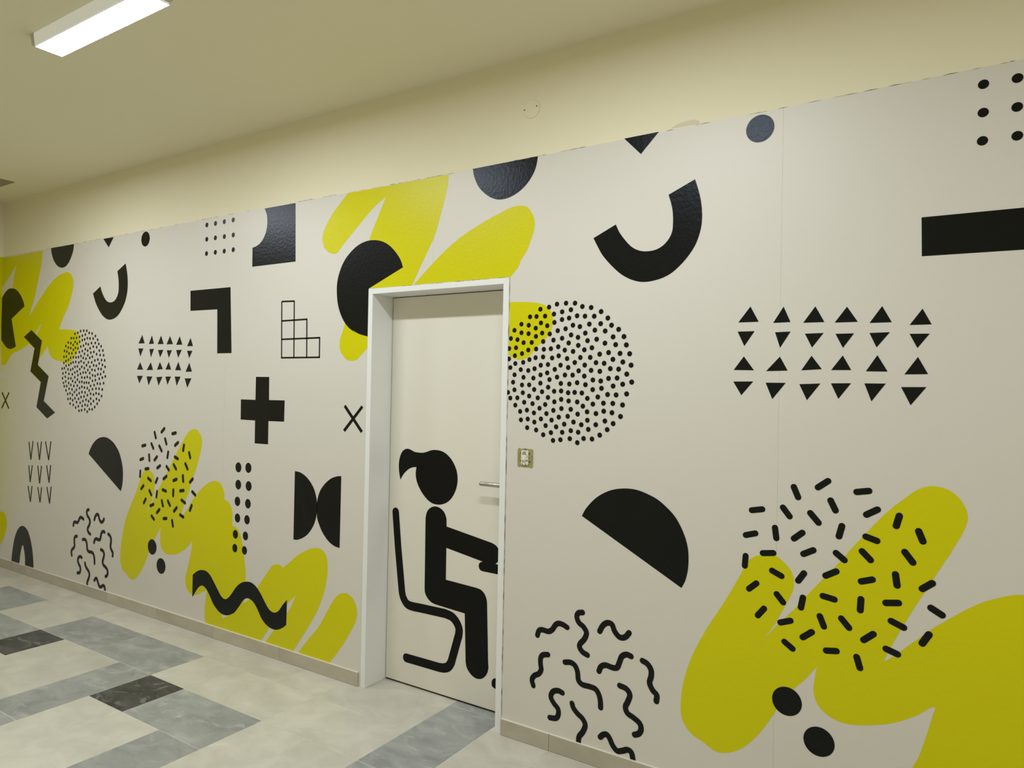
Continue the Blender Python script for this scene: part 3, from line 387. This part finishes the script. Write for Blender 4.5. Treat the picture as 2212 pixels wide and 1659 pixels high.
 'p_head': [(-2.476,1.054,1),(-2.486,1.094),(-2.489,1.137),(-2.482,1.173),(-2.468,1.2),(-2.451,1.213),(-2.431,1.218),(-2.412,1.215),(-2.383,1.205),(-2.355,1.203),(-2.327,1.204),(-2.3,1.211),(-2.273,1.22),(-2.246,1.223),(-2.214,1.221),(-2.181,1.21),(-2.149,1.187),(-2.125,1.157),(-2.11,1.127),(-2.104,1.095),(-2.105,1.066),(-2.114,1.032),(-2.134,0.997),(-2.159,0.972),(-2.191,0.956),(-2.223,0.95),(-2.26,0.953),(-2.294,0.969),(-2.324,0.995),(-2.35,1.027),(-2.367,1.06),(-2.373,1.09),(-2.372,1.111),(-2.369,1.127,1),(-2.392,1.125),(-2.42,1.114),(-2.448,1.092),(-2.465,1.071)],
 'p_body': [(-2.302,0.861,1),(-2.301,0.881),(-2.292,0.909),(-2.271,0.929),(-2.243,0.939),(-2.212,0.935),(-2.184,0.917),(-2.169,0.889),(-2.167,0.865,1),(-2.166,0.847,1),(-1.893,0.802,1),(-1.871,0.794),(-1.854,0.779),(-1.848,0.762,1),(-1.848,0.729,1),(-1.855,0.718),(-1.869,0.705,1),(-1.849,0.703,1),(-1.824,0.703,1),(-1.823,0.657,1),(-1.849,0.658,1),(-1.943,0.659,1),(-1.958,0.664),(-1.966,0.679),(-1.963,0.694),(-1.953,0.702),(-1.942,0.705,1),(-2.165,0.741,1),(-2.164,0.583,1),(-1.981,0.574,1),(-1.951,0.569),(-1.929,0.553),(-1.917,0.531),(-1.913,0.511,1),(-1.9,0.227,1),(-1.898,0.207),(-1.905,0.178),(-1.924,0.154),(-1.95,0.141),(-1.98,0.142),(-2.008,0.158),(-2.026,0.18),(-2.033,0.205,1),(-2.044,0.438,1),(-2.226,0.449,1),(-2.253,0.455),(-2.278,0.471),(-2.295,0.494),(-2.299,0.519,1)],
 'p_chair': [(-2.504,0.883),(-2.483,0.706),(-2.45,0.476),(-2.44,0.447),(-2.415,0.419),(-2.379,0.412),(-2.328,0.413),(-2.166,0.415),(-2.122,0.407),(-2.093,0.385),(-2.077,0.357),(-2.078,0.326),(-2.083,0.309),(-2.121,0.181),(-2.139,0.157),(-2.165,0.145),(-2.194,0.141),(-2.411,0.141)],
 'p_foot': [(-1.859,0.166),(-1.872,0.158),(-1.878,0.143),(-1.876,0.127),(-1.867,0.12),(-1.853,0.117),(-1.839,0.126),(-1.835,0.147),(-1.842,0.163)],
 'stain': [(-0.983,2.571,1),(-0.957,2.582),(-0.927,2.587),(-0.897,2.588),(-0.875,2.581),(-0.868,2.569,1),(-0.907,2.569,1)],
}

# ------------------------------------------------------------------ the room
XL, XR, YB = -6.775, 3.2, -3.3
DX0, DX1, DZ = -2.585, -1.725, 2.037           # outer edge of the door frame
wall = prism('wall_back', [(XL - 0.15, -0.02), (DX0 + 0.004, -0.02), (DX0 + 0.004, DZ - 0.004), (DX1 - 0.004, DZ - 0.004),
                           (DX1 - 0.004, -0.02), (XR + 0.15, -0.02), (XR + 0.15, CEIL), (XL - 0.15, CEIL)], 0.0, 0.24, 'paint')
tag(wall, 'long cream wall above the mural', kind='structure')
o = box('wall_left', XL - 0.15, XL, YB, 0.0, -0.02, CEIL, 'paint'); tag(o, 'end wall at the left edge of the photo', kind='structure')
o = box('wall_right', XR, XR + 0.15, YB, 0.0, -0.02, CEIL, 'paint'); tag(o, 'end wall beyond the right edge', kind='structure')
o = box('wall_front', XL - 0.15, XR + 0.15, YB - 0.15, YB, -0.02, CEIL, 'paint'); tag(o, 'wall behind the viewer', kind='structure')
o = box('ceiling', XL - 0.15, XR + 0.15, YB - 0.15, 0.24, CEIL, CEIL + 0.12, 'ceiling'); tag(o, 'plain cream ceiling', kind='structure')
flat('plaster_stain', outline(D['stain']), -0.0006, 'stain', wall)

# ---- floor: slab plus stone-look tiles on a 30 cm grid
floor = box('floor', XL - 0.15, XR + 0.15, YB - 0.15, 0.6, -0.15, -0.0006, 'grout')
tag(floor, 'floor of light, grey and charcoal stone-look tiles', kind='structure')
GX = lambda k: -2.985 + 0.3 * k
GY = lambda j: 0.1 - 0.3125 * j
taken = set()
meshes = {}
def floor_tile(k0, k1, j0, j1, kind):
    for k in range(k0, k1):
        for j in range(j0, j1): taken.add((k, j))
    x0, x1 = max(GX(k0), XL), min(GX(k1), XR)
    y1, y0 = GY(j0), GY(j1)
    if j0 == 0 and not (k0 >= 1 and k1 <= 4): y1 = 0.0
    if j0 == -1:
        x0, x1, y1 = max(x0, -2.553), min(x1, -1.757), 0.24
        if x1 - x0 < 0.02: return
    g = 0.0016
    w, d = round(x1 - x0 - 2 * g, 4), round(y1 - y0 - 2 * g, 4)
    key = (w, d, kind)
    if key not in meshes:
        v, f = box_geo(-w / 2, w / 2, -d / 2, d / 2, -0.008, 0.0)
        me = bpy.data.meshes.new('floor_tile'); me.from_pydata(v, [], f); me.materials.append(M['tile_' + kind]); me.update()
        meshes[key] = me
    put('floor_tile', meshes[key], floor, ((x0 + x1) / 2, (y0 + y1) / 2, 0.0))

for t in [(-10, -8, 1, 2, 'grey'), (-6, -4, 1, 2, 'grey'), (-4, -2, 1, 2, 'grey'), (-8, -6, 2, 3, 'grey'), (-6, -5, 2, 3, 'dark'),
          (-5, -4, 2, 4, 'light'), (-4, -3, 2, 4, 'light'), (-3, -2, 2, 4, 'grey'), (-3, -2, 4, 6, 'grey'), (-2, -1, 2, 3, 'dark'),
          (-1, 1, 2, 3, 'grey'), (-2, -1, 3, 5, 'light'), (-1, 0, 3, 5, 'light'), (0, 1, 3, 5, 'grey'), (-6, -4, 0, 1, 'light'),
          (-4, -2, 0, 1, 'light'), (-2, 0, 0, 1, 'light'), (0, 1, 0, 1, 'light'), (1, 3, 0, 1, 'light'), (3, 4, 0, 2, 'grey'),
          (4, 5, 0, 2, 'light'), (5, 6, 0, 2, 'light'), (-2, -1, 1, 2, 'light'), (-1, 1, 1, 2, 'light'), (1, 3, 1, 2, 'light'),
          (1, 2, 2, 4, 'light'), (2, 3, 2, 4, 'light'), (3, 4, 2, 4, 'grey'), (4, 6, 2, 3, 'light'), (-8, -6, 0, 1, 'light'),
          (-8, -6, 1, 2, 'light'), (-6, -5, 3, 5, 'light'), (-7, -6, 3, 5, 'grey'), (1, 3, -1, 0, 'light'), (3, 4, -1, 0, 'grey'), (4, 5, -1, 0, 'light')]:
    floor_tile(*t)
for j in range(0, 11):
    for k in range(-13, 17):
        if (k, j) in taken: continue
        if (k + 1, j) not in taken and k < 16: floor_tile(k, k + 2, j, j + 1, 'light')
        elif (k, j + 1) not in taken: floor_tile(k, k + 1, j, j + 2, 'light')
        else: floor_tile(k, k + 1, j, j + 1, 'light')

# ---- skirting of single tiles on edge
base = empty('baseboard_back', (-2.1, 0, 0), 'low taupe tile skirting along the mural wall', kind='structure')
def skirt(x0, x1):
    t = box('skirting_tile', x0 + 0.0008, x1 - 0.0008, -0.0105, -0.0009, 0.001, 0.070, 'skirting', base, 0.0008)
    sx0, sx1 = x0 + 0.0008, x1 - 0.0008
    box('sealant', sx0, sx1, -0.0092, -0.0009, 0.0701, 0.0722, 'sealant', t)
js = [XL, -6.209, -5.613, -5.012, -4.408, -3.806, -3.204, -2.600]
for a, c in zip(js, js[1:]): skirt(a, c)
js = [-1.722, -1.475, -0.874, -0.272, 0.330, 0.932, 1.534, 2.136, 2.738, XR]
for a, c in zip(js, js[1:]): skirt(a, c)

# ------------------------------------------------------------------ door
door = empty('door_1', ((DX0 + DX1) / 2, 0, 0), 'cream door with a black seated-figure sticker in a white steel frame', kind='structure')
IX0, IX1, IZ = DX0 + 0.030, DX1 - 0.030, 2.010
FY0, FY1 = -0.0045, 0.20
LY = 0.147
for pts in ([(DX0, 0), (IX0, 0), (IX0, IZ), (DX0, DZ)], [(IX1, 0), (DX1, 0), (DX1, DZ), (IX1, IZ)]):
    bev(prism('frame_jamb', pts, FY0, FY1, 'frame', door), 0.0012)
bev(prism('frame_head', [(DX0 + 0.0004, DZ), (IX0 + 0.0004, IZ), (IX1 - 0.0004, IZ), (DX1 - 0.0004, DZ)], FY0, FY1, 'frame', door), 0.0012)
leaf = box('door_leaf', IX0 + 0.004, IX1 - 0.004, LY, LY + 0.042, 0.010, IZ - 0.004, 'leaf', door, 0.0015)
for xa, xb in ((IX0 + 0.0003, IX0 + 0.004), (IX1 - 0.004, IX1 - 0.0003)):
    box('rubber_seal', xa, xb, LY + 0.006, LY + 0.03, 0.010, IZ - 0.004, 'rubber', door)
box('rubber_seal', IX0 + 0.005, IX1 - 0.005, LY + 0.006, LY + 0.03, IZ - 0.0038, IZ - 0.0003, 'rubber', door)
box('rubber_seal', IX0 + 0.005, IX1 - 0.005, LY + 0.010, LY + 0.03, 0.0006, 0.0098, 'rubber', door)
# pictogram sticker, cut from black vinyl
VY = LY - 0.0006
o = flat('figure_head', outline(D['p_head']), VY, 'vinyl', leaf); tag(o, 'black head with a ponytail')
o = flat('figure_body', outline(D['p_body']), VY, 'vinyl', leaf); tag(o, 'black seated body reaching forward')
cl = [tuple(p[:2]) for p in D['p_chair']]
ln = [cl[0], cl[1]] + crom(cl[2:7], False) + crom(cl[7:13], False) + crom(cl[13:17], False) + [cl[17]]
v, f = stroke_geo(ln, 0.0455, VY)
o = link('figure_chair', v, f, 'vinyl', leaf, (cl[5][0], VY, cl[5][1])); tag(o, 'black line-drawn cantilever chair')
o = flat('figure_foot', crom([tuple(p[:2]) for p in D['p_foot']], True), VY, 'vinyl', leaf); tag(o, 'small black round mark near the bottom')
# lever handle: rose, neck and a round bar
HZ, HX = 1.0875, -1.806
g1 = cyl_geo((HX, LY - 0.008, HZ), 'y', 0.026, 0.008)
g2 = cyl_geo((HX, LY - 0.060, HZ), 'y', 0.0095, 0.055)
g3 = cyl_geo((-1.922, LY - 0.060, HZ), 'x', 0.0103, HX - -1.922 + 0.0095)
g4 = cyl_geo((-1.927, LY - 0.060, HZ), 'x', 0.0078, 0.005, r2=0.0103)
v, f = merge(g1, g2, g3, g4)
o = link('door_handle', v, f, 'steel', leaf, (HX, LY, HZ)); tag(o, 'round brushed-steel lever handle')
for p in o.data.polygons: p.use_smooth = len(p.vertices) == 4
bev(o, 0.0006)

# ------------------------------------------------------------------ mural
mural = empty('wall_mural', (-2.1, 0, 0.07), 'cream wallpaper mural with black and yellow geometric shapes around the door', 'mural')
TOP = [(-7.0, 2.561), (-3.156, 2.558), (-2.086, 2.555), (-1.594, 2.560), (-1.036, 2.563), (-0.567, 2.567), (0.14, 2.576), (3.4, 2.59)]
def top_z(x):
    for (a, za), (c, zc) in zip(TOP, TOP[1:]):
        if x <= c: return za + (zc - za) * (x - a) / (c - a)
    return TOP[-1][1]
PY, YY, GYY, BY = -0.0008, -0.0011, -0.0013, -0.0016
seams = [XL, -5.358, -3.760, -2.166, -0.562, 1.040, 2.640, XR]
for a, c in zip(seams, seams[1:]):
    a, c = a + 0.0005, c - 0.0005
    tops = [a] + [x for x, _ in TOP if a < x < c] + [c]
    poly = [(x, top_z(x)) for x in reversed(tops)]
    if c > DX0 and a < DX0: poly += [(a, 0.0), (DX0 - 0.001, 0.0), (DX0 - 0.001, DZ + 0.001), (c, DZ + 0.001)]
    elif a < DX1 and c > DX1: poly += [(a, DZ + 0.001), (DX1 + 0.001, DZ + 0.001), (DX1 + 0.001, 0.0), (c, 0.0)]
    else: poly += [(a, 0.0), (c, 0.0)]
    prism('paper_panel', poly, PY, -0.00002, 'paper', mural)
# torn slivers along the paper trim, gap shadow painted in as dark colour
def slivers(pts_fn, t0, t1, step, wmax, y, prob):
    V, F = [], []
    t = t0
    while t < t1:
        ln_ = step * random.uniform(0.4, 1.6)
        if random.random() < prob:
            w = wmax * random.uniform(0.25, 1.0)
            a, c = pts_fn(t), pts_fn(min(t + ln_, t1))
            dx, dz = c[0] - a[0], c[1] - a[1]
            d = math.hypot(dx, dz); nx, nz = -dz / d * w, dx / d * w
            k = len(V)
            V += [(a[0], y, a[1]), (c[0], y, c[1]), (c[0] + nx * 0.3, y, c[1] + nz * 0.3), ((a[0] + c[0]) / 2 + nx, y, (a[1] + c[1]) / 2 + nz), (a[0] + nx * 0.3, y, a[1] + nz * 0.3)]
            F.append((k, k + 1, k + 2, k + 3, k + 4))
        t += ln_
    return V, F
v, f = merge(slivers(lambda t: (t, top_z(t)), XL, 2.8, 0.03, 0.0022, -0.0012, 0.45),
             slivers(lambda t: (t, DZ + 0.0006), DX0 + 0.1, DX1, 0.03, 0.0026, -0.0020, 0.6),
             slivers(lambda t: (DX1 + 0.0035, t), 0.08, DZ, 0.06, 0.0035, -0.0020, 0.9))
tag(link('ragged_edge', v, f, 'dark_gap', mural, (-2.1, -0.001, 2.5)), 'dark ragged trim line of the paper with painted gap shadow', kind='stuff')

def motif(name, pts, y, mat, label=None, s=0, straight=False):
    q = [shear(p, s) for p in pts] if s else pts
    poly = [tuple(p[:2]) for p in q] if straight else outline(q)
    poly = clip(poly, 0, XL + 0.002, True)
    if len(poly) < 3: return
    o = flat(name, poly, y, mat, mural)
    if label: tag(o, label)
    return o

# yellow brush shapes
motif('yellow_swash', D['y_top'], YY, 'yellow', 'yellow swash above the door')
motif('yellow_lobe', D['y_lobe'], YY, 'yellow', 'yellow rounded lobe above the door')
motif('yellow_lobe', D['y_tip'], YY, 'yellow', 'yellow tip left of the door frame')
motif('yellow_lobe', D['y_door'], YY, 'yellow', 'yellow lobe under the dots right of the door')
motif('yellow_swash', D['y_top_L'], YY, 'yellow', 'yellow swash at the far left end')
motif('yellow_lobe', D['y_lob_L'], YY, 'yellow', 'low yellow lobe at the far left end')
motif('yellow_scribble', D['y_main'], YY, 'yellow', 'large yellow scribble under the dashes, right of the door')
motif('yellow_scribble', D['y_main_L'], YY, 'yellow', 'large yellow scribble under the dashes, left of the door')
motif('yellow_band', D['y_band'], YY, 'yellow', 'curved yellow band beside the door frame')
motif('yellow_band', D['y_band'], YY, 'yellow', None, 1)
motif('paper_gap', D['gap_a'], GYY, 'paper')
motif('paper_gap', D['gap_b'], GYY, 'paper')
# black shapes
for s, w in ((0, 'right of the door'), (-1, 'at the far left')):
    motif('half_disc', D['half_disc'], BY, 'black', 'black tilted half disc ' + w, s)
    motif('hook', D['hook'], BY, 'black', 'black thick hook ' + w, s)
motif('hanging_bowl', D['bowl'], BY, 'black', 'black bowl cut by the mural top above the door')
motif('hanging_bowl', D['bowl_L'], BY, 'black', 'black bowl cut by the mural top at the far left')
motif('cut_triangle', D['top_triangle'], BY, 'black')
motif('cut_triangle', D['top_triangle_L'], BY, 'black')
motif('bitten_disc', D['pac'], BY, 'black', 'black disc with a wedge missing beside the door corner')
motif('bitten_disc', D['pac_L'], BY, 'black', 'black disc with a wedge missing at the far left')
motif('zigzag', D['zigzag'], BY, 'black', 'black zigzag at the far left')
motif('arch', D['arch'], BY, 'black', 'black arch standing on the skirting at the far left')
for s in (0, 1):
    motif('notched_square', D['notched_square'], BY, 'black', None, s)
    motif('corner_bar', D['corner_bar'], BY, 'black', None, s)
    motif('plus_sign', D['plus'], BY, 'black', None, s)
    motif('bow_half', D['bow_a'], BY, 'black', None, s)
    motif('bow_half', D['bow_b'], BY, 'black', None, s)
    motif('wave_ribbon', [(p[0], p[1] - 0.03 * s) + tuple(p[2:]) for p in D['wave']], BY, 'black', None, s)
    g = []
    for ab in D['stair']:
        g.append(stroke_geo([shear(p, s) if s else p for p in ab], 0.0088, BY, False))
    v, f = merge(*g)
    c0 = shear(D['stair'][2][0], s) if s else D['stair'][2][0]
    link('stair_grid', v, f, 'black', mural, (c0[0], BY, c0[1]))
for s in (0, -1, 1):
    va, fa = flat_geo([shear(p, s)[:2] if s else p[:2] for p in D['x_a']], BY)
    vb, fb = flat_geo([shear(p, s)[:2] if s else p[:2] for p in D['x_b']], BY - 0.00005)
    v, f = merge((va, fa), (vb, fb))
    v = [(max(x, XL + 0.002), y, z) for x, y, z in v]
    link('cross_mark', v, f, 'black', mural, v[0])
for ab in D['vee']:
    v, f = merge(stroke_geo([ab[0], ab[1]], 0.0155, BY, False), stroke_geo([ab[2], ab[1]], 0.0155, BY - 0.00005, False))
    link('vee_mark', v, f, 'black', mural, (ab[1][0], BY, ab[1][1]))
for s in (0, -1):
    for a, c in D['dash']:
        a, c = (shear(a, s), shear(c, s)) if s else (a, c)
        d = math.hypot(c[0] - a[0], c[1] - a[1]); r = 0.0108
        ux, uz = (c[0] - a[0]) / d * r, (c[1] - a[1]) / d * r
        v, f = stroke_geo([(a[0] + ux, a[1] + uz), (c[0] - ux, c[1] - uz)], 2 * r, BY)
        link('dash', v, f, 'black', mural, ((a[0] + c[0]) / 2, BY, (a[1] + c[1]) / 2))
    for t in D['triangle']:
        motif('small_triangle', t, BY, 'black', None, s, True)
    for q in D['squiggle']:
        ln = crom([shear(p, s)[:2] if s else tuple(p[:2]) for p in q], False, 5)
        v, f = stroke_geo(ln, 0.0235, BY)
        link('squiggle', v, f, 'black', mural, (ln[0][0], BY, ln[0][1]))
def spot_mesh(name, r, n=18):
    me = bpy.data.meshes.new(name)
    v, f = flat_geo(disc(0, 0, r, n), 0.0)
    me.from_pydata(v, [], [tuple(range(n))]); me.materials.append(M['black']); me.update()
    return me
md = spot_mesh('dot', 0.0107)
for p in D['dot']:
    if p[0] < DX1 - 0.004: continue
    put('dot', md, mural, (p[0], BY, p[1]))
geos = []
for p in D['dot']:
    q = shear(p, -1)
    geos.append(([(x, BY, z) for x, z in disc(q[0], q[1], 0.0107, 14)], [tuple(range(14))]))
v, f = merge(*geos)
q = shear(D['dot'][0], -1)
tag(link('dot_cluster', v, f, 'black', mural, (q[0], BY, q[1])), 'round cluster of tiny black dots at the far left', kind='stuff')
mg = spot_mesh('grid_dot', 0.0148)
for s in (0, 1):
    for p in D['grid_dot']:
        q = shear(p, s) if s else p
        put('grid_dot', mg, mural, (q[0], BY, q[1]))
for s in (0, 1):
    for k, p in enumerate(D['column_spot']):
        q = shear(p, s) if s else p
        r = 0.0295 - 0.0045 * (k // 2) / 5
        o = flat('column_spot', disc(q[0], q[1], r, 24), BY, 'black', mural)
        o.scale = (0.93, 1, 1)
mb = spot_mesh('large_spot', 0.0502, 40)
for p in D['big_spot'] + D['big_spot_L']:
    put('large_spot', mb, mural, (p[0], BY, p[1]))

# the paper carries on round the corner onto the end wall
endp = empty('end_wall_mural', (XL, -1.0, 0.07), 'yellow printed wallpaper on the end wall at the left edge', 'mural')
box('paper_panel', XL + 0.0001, XL + 0.0008, -1.3, -0.001, 0.01, 2.561, 'paper', endp)
def yz_flat(name, pts, x, mat, parent):
    poly = [tuple(p[:2]) for p in pts]
    t = tess(poly)
    return link(name, [(x, p[0], p[1]) for p in poly], [tuple(q) for q in t], mat, parent, (x, pts[0][0], pts[0][1]))
yz_flat('yellow_swash', outline([(-0.001, 2.56, 1), (-0.001, 1.62, 1), (-0.10, 1.50), (-0.25, 1.45), (-0.5, 1.62), (-0.7, 2.0), (-0.8, 2.3), (-0.85, 2.56, 1)]), XL + 0.0011, 'yellow', endp)
yz_flat('yellow_lobe', outline([(-0.001, 1.55, 1), (-0.001, 0.16, 1), (-0.10, 0.30), (-0.22, 0.62), (-0.28, 1.0), (-0.22, 1.34), (-0.10, 1.52)]), XL + 0.0011, 'yellow', endp)

# ------------------------------------------------------------------ ceiling lamps
def make_lamp():
    root = empty('ceiling_lamp', (0, 0, CEIL - 0.001))
    zt, zb = CEIL - 0.001, CEIL - 0.058
    hw, hl = 0.060, 0.405
    def loft(name, secs, mat, origin):
        V, F = [], []
        for x, w, z0, z1 in secs: V += [(x, -w, z1), (x, w, z1), (x, w * 0.90, z0), (x, -w * 0.90, z0)]
        for i in range(len(secs) - 1):
            for k in range(4):
                F.append((4 * i + k, 4 * i + (k + 1) % 4, 4 * i + 4 + (k + 1) % 4, 4 * i + 4 + k))
        F += [(3, 2, 1, 0), tuple(4 * (len(secs) - 1) + k for k in range(4))]
        return link(name, V, F, mat, root, origin)
    bev(loft('housing', [(-hl - 0.005, hw, zb + 0.006, zt), (hl + 0.005, hw, zb + 0.006, zt)], 'lamp_body', (0, 0, zb)), 0.002)
    for s in (-1, 1):
        sec = [(s * (hl + 0.0055), hw, zb + 0.006, zt), (s * (hl + 0.035), hw * 0.96, zb + 0.014, zt), (s * (hl + 0.058), hw * 0.8, zb + 0.03, zt)]
        loft('end_cap', sec if s > 0 else sec[::-1], 'lamp_cap', (s * hl, 0, zb))
    v, f = box_geo(-hl, hl, -0.0525, 0.0525, zb, zb + 0.0055)
    o = link('diffuser', v, f, 'diffuser', root, (0, 0, zb))
    o.data.materials.append(M['lamp_body'])
    for k, p in enumerate(o.data.polygons): p.material_index = 0 if k == 0 else 1     # only the face lights up
    return root
def dup(root):
    r = root.copy(); COL.objects.link(r)
    for ch in list(root.children):
        c = ch.copy(); COL.objects.link(c); c.parent = r
    return r
lamp = make_lamp()
labels = ['lit white ceiling lamp beyond the left edge of the photo', 'lit long white ceiling lamp at the upper left', 'lit white ceiling lamp above the top edge, right of the door', 'added unseen ceiling lamp beyond the right edge, brightening the wall']
for k, x in enumerate(LAMP_X):
    o = lamp if k == 0 else dup(lamp)
    o.location = (x, LAMP_Y, CEIL - 0.001)
    tag(o, labels[k], 'lamp', 'ceiling lamps in a row along the mural wall')

# dull hatch set against the ceiling near the far end
hatch = empty('ceiling_hatch', (-6.28, -0.55, CEIL - 0.001), 'dark flat hatch on the ceiling at the left edge', 'hatch')
box('hatch_panel', -6.58, -5.98, -0.85, -0.25, CEIL - 0.004, CEIL - 0.0005, 'hatch', hatch)

# ------------------------------------------------------------------ round blank cover on the wall above the mural
CX, CZ = -1.625, 2.774
cov = empty('junction_cover', (CX, -0.002, CZ), 'round cream blank cover with two screws above the mural', 'cover')
v, f = cyl_geo((CX, -0.0042, CZ), 'y', 0.0395, 0.0041, 48, 0.0412)
bev(link('cover_disc', v, f, 'paint', cov, (CX, -0.0042, CZ)), 0.0012)
for sx, sz in ((-1.6605, 2.7755), (-1.5975, 2.782)):
    v, f = cyl_geo((sx, -0.0052, sz), 'y', 0.0032, 0.0009, 12)
    link('screw', v, f, 'screw', cov, (sx, -0.0052, sz))

# ------------------------------------------------------------------ bare switch insert beside the door
SX, SZ = -1.6235, 1.236
sw = empty('light_switch', (SX, -0.001, SZ), 'bare wall switch insert without its cover plate, right of the door', 'switch')
def rel(pts): return [(SX + x / 1000, SZ + z / 1000) for x, z in pts]
h = 39
plate = [(-h, 24), (-h, -24), (-35, -26), (-40, -31), (-36, -39), (-28, -40), (-24, -36), (-20, -h), (18, -h), (22, -36), (26, -41), (31, -42), (38, -36), (40, -31), (35, -26), (h, -24), (h, 22), (36, 26), (41, 31), (38, 34), (37, 39), (28, 40), (-20, 39), (-24, 36), (-28, 41), (-32, 42), (-38, 36), (-40, 31), (-35, 27)]
prism('mounting_plate', rel(plate), -0.0036, -0.0009, 'zinc', sw)
ring = [(SX + 0.0315 * math.cos(2 * math.pi * k / 40), SZ + 0.0315 * math.sin(2 * math.pi * k / 40)) for k in range(40)]
RV, RF = [], []
for k in range(40):
    a = 2 * math.pi * k / 40
    for rr, y in ((0.0345, -0.0037), (0.0335, -0.0052), (0.0318, -0.0052), (0.0308, -0.0037)):
        RV.append((SX + rr * math.cos(a), y, SZ + 1.08 * rr * math.sin(a)))
for k in range(40):
    for t in range(3):
        RF.append((4 * k + t, 4 * k + t + 1, 4 * ((k + 1) % 40) + t + 1, 4 * ((k + 1) % 40) + t))
link('ring_bead', RV, RF, 'zinc', sw, (SX, -0.0037, SZ))
bev(prism('switch_body', rel([(-18, 30), (-18, -27), (-14, -31), (14, -31), (18, -27), (18, 30), (14, 33), (-14, 33)]), -0.0085, -0.0036, 'switch_white', sw), 0.001)
bev(prism('rocker_base', rel([(-13, 9), (-13, -10), (8, -10), (8, 9)]), -0.0125, -0.0086, 'switch_white', sw), 0.0008)
for x0, x1, z0, z1 in ((-12, -3, 14, 17.5), (1, 9, 14, 17.5), (-13, -6, -16, -14), (3, 9, -15, -13), (-12, 8, -20, -18.5), (-12, -8, -30, -24), (4, 8, -30, -24), (10, 16, -14, -8), (-9, -6, 19, 27), (12, 14, 4, 12)):
    prism('contact_slot', rel([(x0, z0), (x1, z0), (x1, z1), (x0, z1)]), -0.0090, -0.0084, 'screw', sw)
for pts in ([(-10, 33), (-9, 37), (-4, 40), (8, 40), (8, 37), (-3, 36.5), (-6, 33)], [(-10, -33), (-4, -35), (4, -37), (8, -35), (8, -32), (-2, -33)],
            [(20, 22), (28, 21.5), (28, 16), (20, 16.5)], [(20, -13), (26, -13), (28, -19), (22, -19.5)], [(-28, 24), (-21, 23), (-21, 17), (-24, 19)],
            [(-24, -11), (-21, -10), (-21, -18), (-25, -17)], [(31, 9), (34, 10), (36, 7), (34, 4), (31, 5)], [(-34, 3), (-31, 0), (-30, -5), (-32, -4)], [(-24, 5), (-22, 5), (-22, 1), (-24, 1)], [(21, 2), (24, 2), (24, -1), (21, -1)]):
    prism('plate_hole', rel(pts), -0.0040, -0.0035, 'slot', sw)
v, f = cyl_geo((SX + 0.001, -0.0098, SZ + 0.024), 'y', 0.0055, 0.0014, 20)
bev(link('screw', v, f, 'steel', sw, (SX, -0.0098, SZ + 0.024)), 0.0005)
